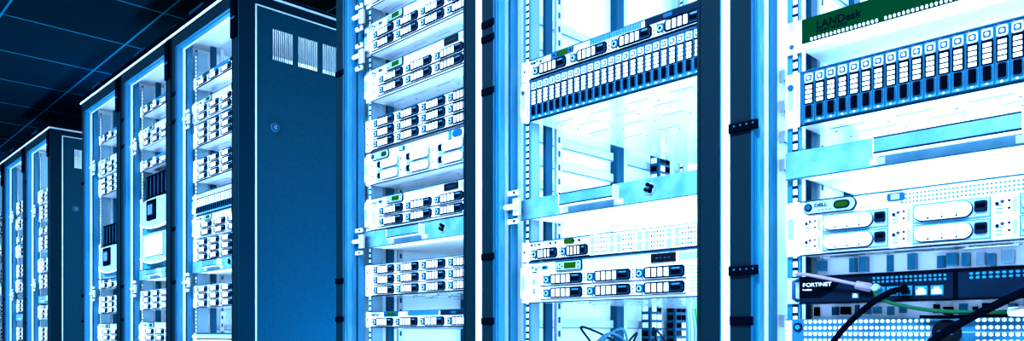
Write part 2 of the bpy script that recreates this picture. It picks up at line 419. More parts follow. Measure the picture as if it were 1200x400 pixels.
def tape_module(det, with_window=True):
    h = .150; b = MB()
    b.box(.022, W19-.022, .006, .60, .001, h-.001, 'offwhite'); b.cbox(0, .022, -.002, .002, .002, h-.002, 'white', .001); b.cbox(W19-.022, W19, -.002, .002, .002, h-.002, 'white', .001)
    u = mk_unit('storage_module', det, b)
    z = MB()
    # bowed front cover: bulges forward at mid width, lower edge curved
    N = 14; x0, x1 = .010, W19-.010
    def pt(i, top):
        t = i/N; x = x0+(x1-x0)*t; y = -.004-.020*math.sin(math.pi*t)
        zb = h*.34 - h*.22*math.sin(math.pi*t)
        return (x, y, h*.985 if top else zb)
    vs = [pt(i,0) for i in range(N+1)]+[pt(i,1) for i in range(N+1)]
    z.add(vs, [(i,i+1,i+1+N+1,i+N+1) for i in range(N)], 'pale', True)
    vb = [(x,y+.012 if y < -.014 else .001,zz) for x,y,zz in vs]
    z.add(vs+vb, [(i, i+2*(N+1), i+1+2*(N+1), i+1) for i in range(N)], 'white')
    z.add(vs+vb, [(i+N+1, i+N+2, i+N+2+2*(N+1), i+N+1+2*(N+1)) for i in range(N)], 'pale')
    # lighter rim following the curve
    rim = [(pt(i,0)[0], pt(i,0)[1]-.001, pt(i,0)[2]) for i in range(N+1)]; z.tube(rim, .0035, 'white', 6)
    u.part('front_cover', z, key='c')
    lo = MB(); lo.box(.012, W19-.012, -.001, .0015, .003, h*.36, 'sky'); lo.disc(.10, h*.12, .006, -.002, .001, 'navy', 8); lo.disc(.27, h*.15, .006, -.002, .001, 'navy', 8)
    u.part('lower_panel', lo, key='l')
    if with_window:
        w = MB(); w.cbox(.16, .265, -.031, -.018, h*.36, h*.93, 'black', .003); w.box(.185, .240, -.0325, -.030, h*.50, h*.80, 'mid')
        for k in range(4): w.box(.189+k*.013, .192+k*.013, -.0332, -.032, h*.52, h*.78, 'pale')
        u.part('control_panel', w, key='w')
    else:
        g = MB()
        for k in range(13): g.box(.14, .34, -.030, -.024, h*.34+k*.0068, h*.34+k*.0068+.003, 'white')
        g.box(.135, .345, -.025, -.018, h*.32, h*.95, 'pale')
        u.part('vent_grille', g, key='g')
    return u.done()
def battery_block(det):
    """row of upright black cartridges"""
    h = .11; b = MB(); b.box(.022, W19-.022, .004, .45, 0, .004, 'offwhite'); b.cbox(0, .022, -.002, .002, 0, .02, 'white'); b.cbox(W19-.022, W19, -.002, .002, 0, .02, 'white')
    u = mk_unit('cartridge_shelf', det, b)
    c = MB(); c.cbox(.001, .043, -.004, .30, .004, h, 'black', .002); c.box(.018, .022, -.006, -.003, .015, h-.01, 'mid')
    for k in range(8): u.part('cartridge', c, (.075+k*.045, 0, 0), key='c')
    return u.done()

PROTO = {}
def get(kind, det):
    k = (kind, det)
    if k not in PROTO:
        f = {'two3': lambda: server_two_row(det, 3), 'two4': lambda: server_two_row(det, 4), 'twelve': lambda: server_twelve(det),
             'roundL': lambda: server_rounded(det, True), 'roundR': lambda: server_rounded(det, False, True), 'one': lambda: server_one(det),
             'slim': lambda: server_slim(det), 'mixed': lambda: server_mixed(det), 'drawer': lambda: drawer(det),
             'drawerC': lambda: drawer(det, (.145,.330), .46), 'module': lambda: tape_module(det), 'moduleg': lambda: tape_module(det, False), 'battery': lambda: battery_block(det)}[kind]
        PROTO[k] = [f(), 0]
    p = PROTO[k]; p[1] += 1
    if p[1] == 1: return p[0]
    return copy_tree(p[0])
CAT = {'two3':'server','two4':'server','twelve':'server','roundL':'server','roundR':'server','one':'server','slim':'drive shelf','mixed':'server','drawer':'drawer','drawerC':'drawer','module':'storage module','moduleg':'storage module','battery':'cartridge shelf'}
GRP = {'two3':'two-row rack servers','two4':'two-row rack servers','twelve':'three-row storage servers','roundL':'rack servers with rounded trays','roundR':'rack servers with rounded trays','one':'thin rack servers','slim':'upright-drive shelves','drawer':'rack drawers with pull handles','drawerC':'rack drawers with pull handles','module':'bow-fronted storage modules','moduleg':'bow-fronted storage modules'}
def unit(kind, det, ear_x, hb, label, dy=0):
    o = get(kind, det)
    o.location = (ear_x, YF+dy, ZC+hb)
    tag(o, label, CAT[kind], GRP.get(kind))
    return o

# ------------------------------------------------------------------ racks
P = .607
X_A = -1.854; X_B = -1.247; X_C = -.640
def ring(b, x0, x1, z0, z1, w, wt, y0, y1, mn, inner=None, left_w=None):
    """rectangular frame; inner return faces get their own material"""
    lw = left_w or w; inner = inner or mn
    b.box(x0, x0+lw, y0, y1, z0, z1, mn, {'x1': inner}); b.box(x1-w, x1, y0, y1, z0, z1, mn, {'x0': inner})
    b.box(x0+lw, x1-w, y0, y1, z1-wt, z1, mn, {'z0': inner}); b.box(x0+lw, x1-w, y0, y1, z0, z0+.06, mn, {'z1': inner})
def rail_mesh(height, deep=False):
    r = MB(); w = .022
    # L profile with square holes: dark web, pale squares
    n = int(height/.0148)
    r.box(0, w, 0, .002, 0, height, 'sky' if not deep else 'pale'); r.box(0, .002, .002, .05, 0, height, 'pale')
    r.box(.0085, .0185, -.0006, .0002, .0, height, 'navy')
    for k in range(n): r.cbox(.0098, .0172, -.0013, -.0004, .004+k*.0148, .0132+k*.0148, 'white', .0003)
    return r
def catch_mesh():
    """door catch bracket: two plates joined by a bolt"""
    c = MB()
    c.cbox(0, .050, -.006, .0, 0, .010, 'white'); c.cbox(0, .050, -.006, .0, .062, .072, 'white')
    c.box(.0, .006, -.008, 0, .010, .062, 'pale'); c.box(.006, .036, -.003, 0, .012, .060, 'mid')
    c.tube([(.012,-.010,.036),(.052,-.010,.036)], .006, 'white', 8); c.box(.036,.055,-.005,.002,.018,.054,'offwhite')
    for x, z in ((.006,.005),(.006,.067),(.042,.005),(.042,.067)): c.disc(x, z, .0035, -.0085, -.005, 'navy', 6)
    return c
def rack(x0, det, label, rdx=0, name='server_rack', catches=(), clips=(), side_right=False, edge_strip=False, dark='frame_dark', bevel='bevel', wide_clip=None, gasket='trim_white'):
    x1 = x0+P-.002; t = empty(name, (x0, YC, 0)); W = P-.002; H = TOPZ; D = 1.0
    tag(t, label, 'server rack', 'server racks in one long row')
    # body frame: roof, plinth, four corner posts, cross members  (local coords)
    b = MB()
    b.box(0, W, .027, D, H-.018, H+.012, 'frame_dark', {'z0': 'offwhite'})
    b.box(0, W, -.004, .027, H-.002, H+.030, 'black'); b.box(W*.30, W*.52, -.002, .03, H+.030, H+.044, 'frame_blue'); b.box(W*.02, W*.10, -.002, .03, H+.030, H+.038, 'frame_dark')
    b.box(0, W, .02, D, 0, .09, 'frame_dark', {'z1': 'white'})
    b.box(0, .010, D-.05, D, .09, H-.018, 'pale'); b.box(W-.010, W, D-.05, D, .09, H-.018, 'pale')
    # front left post: pale face inside the door
    b.box(0, .006, .026, .072, .09, H-.018, 'frame_dark'); b.box(W-.004, W, .026, .072, .09, H-.018, 'frame_dark')  # side flanges added to block interior light leaking past the door
    b.box(0.006, .060, .040, .060, .09, H-.018, 'sky')
    b.box(.040, .043, .037, .040, .09, H-.04, 'bevel')
    b.box(W-.046, W-.004, .040, .072, .09, H-.018, 'sky')
    for k in range(70): b.box(.040, .044, .0385, .041, .15+k*.026, .160+k*.026, 'mid')
    b.build('frame', t)
    # bright lid line and lid edge
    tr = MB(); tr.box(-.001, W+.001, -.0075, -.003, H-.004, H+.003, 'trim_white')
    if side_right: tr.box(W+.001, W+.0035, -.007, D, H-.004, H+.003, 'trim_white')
    tr.build('lid_trim', t)
    # inner left wall: perforated posts, horizontal members
    s = MB()
    s.box(.006, .010, .072, D-.05, .09, H-.02, 'white')
    s.box(.064+rdx, .074+rdx, .128, .150, .09, H-.02, 'mid'); s.box(.064+rdx, .073+rdx, .166, .182, .09, H-.02, 'offwhite')
    for k in range(60): s.box(.0728+rdx, .0736+rdx, .170, .177, .12+k*.032, .134+k*.032, 'mid')
    s.box(.010, .032, .455, .485, .09, H-.02, 'mid'); s.box(.010, .024, .49, .51, .09, H-.02, 'offwhite')
    for z in (.35, .52, .80, .87, .94, 1.22, 1.27, 1.325, 1.38, 1.60, 1.66, 1.95):
        s.box(.010, .020, .17, D-.06, z, z+.022, 'offwhite'); s.box(.018, .0205, .17, D-.06, z, z+.0022, 'sky')
    s.build('side_wall', t)
    bk = MB(); bk.box(.01, W-.01, D-.008, D, .09, H-.02, 'offwhite')
    for k in range(7): bk.box(.06+k*.072, .06+k*.072+(.022 if k % 2 else .036), D-.010, D-.008, .15, H-.10, ('sky', 'mid', 'sky', 'pale')[k % 4])  # stripes shaped to mirror as blue bands in the chassis undersides
    bk.build('rear_door', t)
    rs = MB(); rs.box(W-.010, W-.006, .072, D-.05, .09, H-.24 if side_right else H-.02, 'white'); rs.build('side_wall', t)
    # mounting rails
    rm = rail_mesh(H-.15).mesh('mounting_rail')
    place('mounting_rail', rm, t, (.0600+rdx, .069, .10))
    o = place('mounting_rail', rm, t, (W-.0598+rdx, .069, .10)); o.scale = (-1, 1, 1)
    rd = rail_mesh(H-.15, True).mesh('mounting_rail')
    place('mounting_rail', rd, t, (.030, .74, .10)); o = place('mounting_rail', rd, t, (W-.03, .74, .10)); o.scale = (-1,1,1)
    # door: frame with pale inner return, gasket, hinge clips
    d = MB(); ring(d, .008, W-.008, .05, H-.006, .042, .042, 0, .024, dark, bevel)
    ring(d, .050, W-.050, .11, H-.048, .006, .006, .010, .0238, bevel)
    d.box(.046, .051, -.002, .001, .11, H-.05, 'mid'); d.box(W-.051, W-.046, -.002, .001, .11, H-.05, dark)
    do = d.build('door', t)
    g = MB(); ring(g, .049, W-.049, .105, H-.046, .008, .007, .0245, .0335, gasket, gasket, .009)
    g.build('gasket', do)
    # strap-like hinge clips on the left stile
    hc = MB(); hc.cbox(.0, .041, -.005, .0, 0, .014, 'black', .0015)
    hm = hc.mesh('hinge_clip')
    for h in clips: place('hinge_clip', hm, do, (.009, 0, ZC+h))
    if wide_clip:
        q = MB(); q.cbox(.0, .050, -.007, .0, 0, .015, 'black', .0015)
        for k in range(4): q.dot(.012+k*.011, .009, .0018, -.0092, 'mid')
        qm = q.mesh('hinge_clip')
        for h in wide_clip: place('hinge_clip', qm, do, (.008, 0, ZC+h))
    # corner cover at the top of the right stile
    cc = MB(); cc.cbox(W-.050, W-.010, -.010, -.001, H-.16, H-.012, 'black', .003); cc.box(W-.040, W-.012, -.011, -.009, H-.10, H-.094, 'mid')
    cc.build('hinge_cover', do)
    cm = catch_mesh().mesh('door_catch')
    for h in catches: place('door_catch', cm, t, (.038, .036, ZC+h))
    if edge_strip:
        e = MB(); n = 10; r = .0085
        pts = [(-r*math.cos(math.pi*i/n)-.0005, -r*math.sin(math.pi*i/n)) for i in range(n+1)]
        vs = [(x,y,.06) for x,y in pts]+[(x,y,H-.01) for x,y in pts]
        e.add(vs, [(i,i+1,i+1+n+1,i+n+1) for i in range(n//2-1)], 'bevel', True); e.add(vs, [(i,i+1,i+1+n+1,i+n+1) for i in range(n//2-1, n)], 'trim_white', True)  # blue left side puts the round profile's shading into the colour
        e.build('edge_profile', t)
    if side_right:
        sp = MB(); t0 = W+.001
        # corner post face
        sp.box(W-.004, t0, .0, .058, .02, H-.004, 'frame_blue')
        sp.build('corner_post', t)
        e2 = MB(); e2.box(W-.003, t0+.002, .058, .063, .02, H-.037, 'trim_white'); e2.box(W-.003, t0+.002, .058, D-.03, H-.040, H-.036, 'trim_white'); e2.build('panel_trim', t)
        hd = MB(); hd.box(W-.004, t0, .058, D, H-.036, H-.004, 'frame_blue'); hd.build('head_rail', t)
        # panel with real slots: build strips around them
        pn = MB(); zt, zb = H-.105, H-.212; y0, y1 = .063, D
        slots = []; y = .123
        for gi in range(8):
            for k in range(10): slots.append((y, y+.0048)); y += .0078
            y += .0200
            if y > D-.12: break
        xx0, xx1 = W-.002, t0
        pn.box(xx0, xx1, y0, y1, .02, zb, 'side_panel'); pn.box(xx0, xx1, y0, y1, zt, H-.040, 'side_panel')
        cur = y0
        for a, c in slots: pn.box(xx0, xx1, cur, a, zb, zt, 'side_panel'); cur = c
        pn.box(xx0, xx1, cur, y1, zb, zt, 'side_panel')
        po = pn.build('side_panel', t)
        lk = MB(); n = 20; cy, cz, R = .130, ZC+.728-.01, .014
        for rr, xa, m in ((.016,.0035,'sky'),(.0115,.0065,'mid'),(.0065,.0085,'pale')):
            ring_ = [(cy+rr*math.cos(2*math.pi*i/n), cz+rr*math.sin(2*math.pi*i/n)) for i in range(n)]
            vs = [(t0,a_,c_) for a_,c_ in ring_]+[(t0+xa,a_,c_) for a_,c_ in ring_]
            lk.add(vs, [tuple(range(n,2*n))], m); lk.add(vs, [(i,(i+1)%n,(i+1)%n+n,i+n) for i in range(n)], m, True)
        lk.box(t0+.008, t0+.0095, cy-.006, cy+.006, cz-.0015, cz+.0015, 'navy')
        lk.build('panel_lock', po)
    return t

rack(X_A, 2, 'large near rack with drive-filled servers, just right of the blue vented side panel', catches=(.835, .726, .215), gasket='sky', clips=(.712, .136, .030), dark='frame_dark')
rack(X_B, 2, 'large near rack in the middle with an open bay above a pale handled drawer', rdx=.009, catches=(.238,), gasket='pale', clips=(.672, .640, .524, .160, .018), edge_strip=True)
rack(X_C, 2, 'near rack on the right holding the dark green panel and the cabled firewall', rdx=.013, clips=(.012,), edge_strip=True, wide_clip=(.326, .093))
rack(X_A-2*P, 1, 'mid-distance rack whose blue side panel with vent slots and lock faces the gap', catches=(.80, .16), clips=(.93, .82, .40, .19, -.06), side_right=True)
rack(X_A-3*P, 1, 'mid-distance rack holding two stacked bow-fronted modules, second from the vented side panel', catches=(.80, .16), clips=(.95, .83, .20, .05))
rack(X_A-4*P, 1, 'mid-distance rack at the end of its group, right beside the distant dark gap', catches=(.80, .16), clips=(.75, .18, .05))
rack(X_A-6*P, 1, 'distant rack with its own slim side panel showing behind the taller racks', catches=(.72, .26), clips=(.93, .70, .20, .05), side_right=True)
rack(X_A-7*P, 1, 'distant rack second from the slim side panel, near the picture edge', catches=(.75, .22), clips=(.75, .22, .05))
rack(X_A-8*P, 1, 'farthest rack of the row, cut by the picture edge', catches=(.72, .20), clips=(.75, .22))

# ------------------------------------------------------------------ contents
eo = (P-.002-W19)/2
eA, eB, eC = X_A+eo, X_B+eo+.009, X_C+eo+.013
N = 'rack beside the vented panel'
unit('two4', 2, eA, .905, "white server cut by the photo's top edge, in the %s" % N)
unit('two4', 2, eA, .772, 'two-row server with four trays per row, second from top, %s' % N)
unit('two3', 2, eA, .642, 'two-row six-tray server below the two four-column servers, %s' % N)
unit('twelve', 2, eA, .503, 'white server with three rows of trays above the rounded-tray server, %s' % N)
unit('roundL', 2, eA, .409, 'white server with rounded trays latched at their left ends, %s' % N)
unit('two3', 2, eA, .2825, 'white two-row server with green display directly above the handled drawer, %s' % N)
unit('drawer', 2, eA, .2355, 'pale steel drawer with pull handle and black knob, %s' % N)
unit('twelve', 2, eA, .0996, 'white server with three rows of trays below the handled drawer, %s' % N)
unit('one', 2, eA, .0130, 'thin one-row server with green display, lowest in the %s' % N)
M_ = 'middle near rack'
unit('one', 2, eB, .5535, 'thin white server resting on the shelf of upright drives in the %s' % M_)
unit('slim', 2, eB, .4630, 'white shelf of 24 upright drives in the %s' % M_)
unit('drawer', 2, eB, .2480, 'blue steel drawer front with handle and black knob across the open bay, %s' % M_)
unit('mixed', 2, eB, .1545, 'thin white server with two trays and small port modules, %s' % M_)
unit('two3', 2, eB, .0640, 'large white server with six trays and green display, lowest in the %s' % M_)
R_ = 'right near rack'
unit('slim', 2, eC, .3330, 'large shelf of upright drives with blue latches below the green panel, %s' % R_)
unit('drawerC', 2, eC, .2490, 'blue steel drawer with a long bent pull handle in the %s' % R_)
unit('roundR', 2, eC, .1230, 'large white server with rounded white trays and dark oval display, %s' % R_)

# green panel with lettering
def green_panel():
    b = MB(); h = .0445
    b.box(.022, W19-.022, .0, .30, .001, h, 'offwhite'); b.cbox(0, .030, -.004, .002, -.004, h+.002, 'white', .001); b.cbox(W19-.03, W19, -.004, .002, -.004, h+.002, 'white', .001)
    b.box(.028, W19-.028, -.010, .001, -.002, .0035, 'white'); b.disc(.010, .006, .004, -.0055, -.003, 'mid', 8); b.disc(.010, .038, .004, -.0055, -.003, 'pale', 8)
    t = empty('network_appliance', (eC, YF, ZC+.4585)); b.build('chassis', t)
    f = MB(); f.cbox(.028, W19-.028, -.008, .0, .0036, h, 'green_dark', .001)
    fo = f.build('green_fascia', t)
    d = MB(); x = .043
    for g in range(4):
        for k in range(17): d.pill(x, x+.0032, .0065, .0115, -.0092, -.0078, 'white', 3); x += .0062
        x += .0065
    d.build('indicator_light', fo)
    text_obj('LANDesk', .0175, (.052, -.0084, .0225), fo, 'black', 'lettering', .97, bold=.0002)
    text_obj('S O F T W A R E', .0062, (.053, -.0084, .0160), fo, 'black', 'lettering', 1.05, bold=.0002)
    tag(t, 'dark green fascia with black lettering and a row of white lights, top right', 'network appliance')
green_panel()
def firewall():
    h = .0440; b = MB()
    b.box(.022, W19-.022, .0, .30, .001, h, 'offwhite', {'y0':'forti_body'}); b.cbox(0, .022, -.002, .002, .001, h-.001, 'steel', .001)
    b.cbox(W19-.022, W19, -.002, .002, .001, h-.001, 'steel', .001)
    t = empty('network_firewall', (eC, YF, ZC+.0455)); b.build('chassis', t)
    f = MB(); f.cbox(.024, W19-.024, -.008, 0, .0, h, 'forti_body', .001); f.box(.024, W19-.024, -.0086, -.0075, h-.0042, h, 'black'); f.box(.024, W19-.024, -.0086, -.0075, 0, .0022, 'black')
    f.prism([(.026,.010),(.060,.010),(.078,.020),(.090,.034),(.095,.038),(.026,.038)], -.0088, -.008, 'black')
    f.box(.246, .252, -.0092, -.0075, 0, h, 'black'); f.box(.252,.456,-.0085,-.0078,.004,.038,'navy')
    fo = f.build('fascia', t)
    v = MB()
    for r in range(2):
        for k in range(16): v.pill(.138+k*.0064, .1418+k*.0064, .0285+r*.0056, .0320+r*.0056, -.0092, -.0078, 'sky', 3)
        for k in range(22): v.pill(.266+k*.0078, .2708+k*.0078, .0285+r*.0056, .0320+r*.0056, -.0092, -.0084, 'sky', 3)
    v.build('status_light', fo)
    def jack(x, z, s=.0165, lit='white'):
        j = MB(); j.cbox(x, x+s, -.0100, -.008, z, z+s*.85, 'sky', .0008); j.prism([(x+.002,z+.002),(x+s-.002,z+.002),(x+s-.002,z+s*.5),(x+s*.7,z+s*.5),(x+s*.7,z+s*.7),(x+s*.3,z+s*.7),(x+s*.3,z+s*.5),(x+.002,z+s*.5)], -.0106, -.0098, lit); j.build('network_port', t)
    jack(.197, .0075); jack(.2175, .0075); jack(.108, .0065, .010); jack(.1395, .0085, .0165, 'sky'); jack(.158, .0085, .0165, 'navy'); jack(.1765, .0085, .0165, 'navy')
    hd = MB(); hd.tube([(.019,-.002,.006),(.019,-.016,.009),(.019,-.016,.036),(.019,-.002,.039)], .0032, 'mid', 8); hd.build('rack_handle', t)
    text_obj('F', .0085, (.0305, -.0090, .0275), fo, 'text_pale', 'lettering', 1.2, bold=.0)
    text_obj('ORTINET', .0085, (.0360, -.0090, .0275), fo, 'text_pale', 'lettering', 1.15, bold=.0)
    text_obj('FortiGate', .0034, (.0305, -.0090, .0215), fo, 'text_pale', 'lettering', 1.1)
    tag(t, 'slim black firewall with pale lettering and two lit network ports, right near rack', 'firewall')
firewall()
def perf_panel(hb):
    h = .088; b = MB(); b.box(.022, W19-.022, .004, .50, .001, h, 'offwhite')
    t = empty('perforated_server', (eC, YF, ZC+hb)); b.build('chassis', t)
    f = MB(); f.cbox(0, W19, -.006, .0015, 0, h, 'panel_steel', .002); f.cbox(.0, .012, -.010, -.005, .004, h-.002, 'offwhite', .002)
    f.box(.03, W19-.02, -.0068, -.0058, h-.0215, h-.0205, 'pale')
    for r in range(8):
        for k in range(54):
            x = .034+k*.0078+(r % 2)*.0
            if abs(x-.2447) < .024: continue
            if x > W19-.02: continue
            f.dot(x, h-.0045-r*.0098, .0029, -.0064, 'white', 6)
    f.build('perforated_bezel', t)
    lk = MB(); lk.disc(.022, h-.013, .0072, -.009, -.005, 'navy', 12); lk.disc(.022, h-.013, .004, -.010, -.008, 'sky', 10); lk.build('lock', t)
    bd = MB(); bd.disc(.238, h-.0215, .0185, -.012, -.005, 'gloss_black', 28); bo = bd.build('badge', t)
    text_obj('DELL', .0088, (.2275, -.0125, h-.0245), bo, 'mid', 'lettering', 1.0, bold=.0002)
    tag(t, 'blue perforated bezel with rows of white holes and round black badge, lowest right', 'server')
perf_panel(-.0665)

# farther racks
ec = X_A-2*P+eo; eb = X_A-3*P+eo; ea = X_A-4*P+eo
L1 = 'vented-side farther rack'
for kd, hb, lb in (('one', .958, 'thin server with one row of trays, topmost in the %s' % L1),
    ('two4', .817, 'server with display strip over two tray rows, second from top, %s' % L1),
    ('twelve', .726, 'three-row server directly under the two-row server near the top, %s' % L1),
    ('twelve', .590, 'three-row server resting above the white gap over the upright drives, %s' % L1),
    ('slim', .4560, 'shelf of thin upright drives seen at a slant, middle of the %s' % L1),
    ('two3', .3665, 'two-row server directly below the upright-drive shelf, %s' % L1),
    ('twelve', .2780, 'three-row server directly above the handled drawer, %s' % L1),
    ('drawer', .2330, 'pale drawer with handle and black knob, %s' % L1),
    ('twelve', .0960, 'three-row server below the handled drawer, %s' % L1),
    ('slim', -.0900, 'lowest visible shelf of upright drives, %s' % L1)):
    unit(kd, 1, ec, hb, lb)
L2 = 'rack with two bow-fronted modules'
for kd, hb, lb in (('one', .975, 'thin server highest in the %s' % L2),
    ('two4', .825, 'two-row server second from top in the %s' % L2),
    ('one', .726, 'thin one-row server third from top in the %s' % L2),
    ('module', .432, 'bow-fronted module with black control panel, upper of the two stacked ones'),
    ('moduleg', .281, 'bow-fronted module with pale ribbed grille, lower of the two stacked ones'),
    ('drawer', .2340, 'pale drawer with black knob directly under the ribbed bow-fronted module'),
    ('twelve', .1000, 'three-row server below the drawer in the %s' % L2),
    ('two3', -.0430, 'two-row server lowest in view in the %s' % L2)):
    unit(kd, 1, eb, hb, lb)
unit('battery', 1, eb, .583, 'black upright cartridges standing on top of the upper bow-fronted module')
L3 = 'end rack with one bow-fronted module'
for kd, hb, lb in (('one', .955, 'thin server highest in the %s' % L3),
    ('two4', .785, 'two-row server below the first door catch in the %s' % L3),
    ('twelve', .690, 'three-row server above the empty bay in the %s' % L3),
    ('battery', .425, 'row of black upright cartridges above the single bow-fronted module'),
    ('module', .274, 'single bow-fronted module with black control panel, %s' % L3),
    ('one', .2200, 'thin server right below the single bow-fronted module, %s' % L3),
    ('twelve', .0950, 'three-row server in the lower part of the %s' % L3),
    ('two3', -.0450, 'two-row server lowest in view in the %s' % L3)):
    unit(kd, 1, ea, hb, lb)
pos = ['highest', 'second down', 'third down', 'fourth down', 'fifth down', 'sixth down', 'seventh down', 'eighth down', 'ninth down', 'lowest']
look = {'one':'tiny pale one-row server','two4':'tiny pale two-row server','two3':'tiny server with display strip','twelve':'tiny pale three-row server','slim':'tiny shelf of upright drives','drawer':'tiny pale drawer','module':'tiny bow-fronted module'}
for ri, (x, seq, ph) in enumerate(((X_A-6*P, ['two4','twelve','one','twelve','two3','twelve','drawer','two4','twelve','two3'], 'distant rack beside the slim side panel'),
    (X_A-7*P, ['twelve','two4','one','two3','twelve','two4','twelve','drawer','twelve','two4'], 'second rack from the slim side panel'),
    (X_A-8*P, ['two4','twelve','two3','one','twelve','two3','twelve','one','twelve','two4'], 'farthest rack at the picture edge'))):
    h = .93
    for k, kd in enumerate(seq):
        hu = .0445 if kd in ('one','drawer') else U
        h -= hu + (.012 if k % 2 else .045)
        unit(kd, 0, x+eo, h, '%s, %s in the %s' % (look[kd], pos[k], ph))

# ------------------------------------------------------------------ cables and rear gear
def cable(pts, r, m, label, name='network_cable', plug=None, group=None, cat='cable'):
    P_ = [Vector(p) for p in pts]; out = []
    for i in range(len(P_)-1):
        p0 = P_[max(i-1,0)]; p1 = P_[i]; p2 = P_[i+1]; p3 = P_[min(i+2,len(P_)-1)]
        for k in range(8):
            t = k/8; out.append(.5*((2*p1)+(p2-p0)*t+(2*p0-5*p1+4*p2-p3)*t*t+(3*p1-p0-3*p2+p3)*t**3))
    out.append(P_[-1])
    b = MB(); b.tube(out, r, m, 10)
    if plug is not None:
        t = empty(name, (0,0,0)); b.build('cord', t)
        for (c, d, col) in plug:
            q = MB(); c = Vector(c); d = Vector(d).normalized(); q.tube([c-d*.012, c-d*.010, c+d*.010, c+d*.012], [.0035,.0062,.0068,.0045], col, 4); q.build('plug', t)
        o = t
    else: o = b.build(name)
    return tag(o, label, cat, group)
CX, CZ = eC, ZC
yF = YF
# geometry in rack-local metres (x from the ear, z above camera)
def cp(x, dy, z): return (CX+x, yF+dy, CZ+z)
cable([cp(.184,-.012,.064), cp(.172,-.026,.060), cp(.150,-.034,.046), cp(.122,-.036,.022), cp(.098,-.036,-.004), cp(.075,-.036,-.040), cp(.060,-.03,-.09)], .0045, 'black', 'black cable hanging from the firewall down to the left across the bezel', plug=[(cp(.184,-.014,.064),(.2,-1,-.2),'black')])
cable([cp(.47,-.030,.105), cp(.42,-.034,.090), cp(.36,-.037,.064), cp(.30,-.038,.034), cp(.25,-.038,.004), cp(.215,-.036,-.025), cp(.19,-.03,-.07)], .0056, 'black', 'thicker black cable sweeping down past the round badge')
cable([cp(.146,-.012,.066), cp(.146,-.022,.060), cp(.156,-.028,.050), cp(.180,-.026,.040), cp(.225,-.024,.031), cp(.275,-.022,.0275), cp(.320,-.018,.0275)], .0028, 'green_cable', 'green network cable looping from the firewall to a white plug', plug=[(cp(.325,-.018,.0275),(1,0,0),'white'), (cp(.146,-.013,.066),(0,-1,0),'pale')])
cable([cp(.018,-.006,.094), cp(.040,-.020,.092), cp(.075,-.026,.084), cp(.110,-.022,.075), cp(.132,-.016,.069), cp(.142,-.012,.066)], .0026, 'purple', 'lilac network cable slanting across the firewall lettering', plug=[(cp(.128,-.018,.0695),(.8,.25,-.2),'purple')])
cable([cp(.205,-.014,.0225), cp(.24,-.016,.0215), cp(.29,-.016,.0225), cp(.33,-.012,.0225)], .0026, 'black', 'short black cable lying on top of the perforated bezel')
b = MB(); b.cbox(0, .14, -.012, .02, 0, .017, 'black', .003); b.cbox(-.012, 0, -.010, .010, .001, .016, 'pale', .002)
o = b.build('power_adapter', None, (CX+.345, yF, CZ+.0235)); tag(o, 'long black adapter bar beside the white plug above the perforated bezel', 'power adapter')
b = MB(); b.prism([(0,0),(.014,0),(.012,.020),(.006,.034),(.002,.022)], -.010, -.0065, 'black'); o = b.build('cable_hook', None, (CX+.372, yF, CZ-.018)); tag(o, 'black pointed hook on the perforated bezel right of the badge', 'hook')
# gear seen through gaps behind the firewall
def rear_gear(x, y, z, w, h, label, seed, cols, rows, mats=('black','navy','sky','mid')):
    r = random.Random(seed); t = MB(); t.box(0, w, 0, .05, 0, h, 'white')
    cw, ch = w/cols, h/rows
    for i in range(cols):
        for j in range(rows):
            if r.random() < .72:
                a = r.uniform(.05,.3)*cw; c = r.uniform(.6,.95)*cw; e = r.uniform(.05,.3)*ch; f = r.uniform(.6,.95)*ch
                t.cbox(i*cw+a, i*cw+c, -r.uniform(.004,.02), 0, j*ch+e, j*ch+f, r.choice(mats), .0012)
    o = t.build('patch_panel', None, (x, y, z)); return tag(o, label, 'patch panel')
rear_gear(eC+.03, YF+.03, ZC+.022, .42, .024, 'cluttered strip of dark sockets seen between firewall and perforated bezel', 3, 26, 1)
rear_gear(eC+.03, YF+.05, ZC+.092, .42, .030, 'pale strip of sockets seen just above the firewall', 5, 24, 1, ('sky','pale','mid'))
# power strips and cables in the open bays of the middle rack
def wall_strip(x, y, z0, z1, label, seed, m='mid'):
    r = random.Random(seed); t = MB(); t.box(0, .030, 0, .052, 0, z1-z0, m); n = int((z1-z0)/.022)
    for k in range(n):
        mm = r.choice(('black','black','white','navy'))
        t.box(.030, .032, .006, .024, .003+k*.022, .017+k*.022, mm); t.box(.030, .032, .030, .048, .003+k*.022, .017+k*.022, r.choice(('white','black','sky')))
        t.cbox(.004, .022, -.002, 0, .003+k*.022, .017+k*.022, r.choice(('white','black')), .0005)
    o = t.build('power_strip', None, (x, y, z0)); return tag(o, label, 'power strip')
wx = X_B+.034
wall_strip(wx, YC+.60, ZC+.285, ZC+.500, 'dark power strip with sockets behind the drawer, in the open bay', 2)
wall_strip(wx, YC+.56, ZC-.10, ZC+.085, 'dark power strip with square sockets, bottom of the middle near rack', 4)
wall_strip(wx, YC+.68, ZC-.10, ZC+.085, 'second power strip deeper inside the bottom of the middle near rack', 6)
for k, (yy, mm, nm) in enumerate(((YC+.760,'pale','pale'),(YC+.775,'offwhite','white'),(YC+.790,'pale','pale'),(YC+.805,'green_led','green'),(YC+.82,'offwhite','white'))):
    cable([(wx+.015, yy, ZC-.12), (wx+.017+.002*k, yy+.004, ZC+.0), (wx+.014, yy, ZC+.09), (wx+.016, yy, ZC+.30), (wx+.016, yy, ZC+.45)], .0050, mm, 'pale vertical network cable bundled deep inside the middle near rack' if nm != 'green' else 'green vertical network cable deep inside the middle near rack', group='vertical cables in the middle rack' if nm != 'green' else None)
rc = random.Random(11)
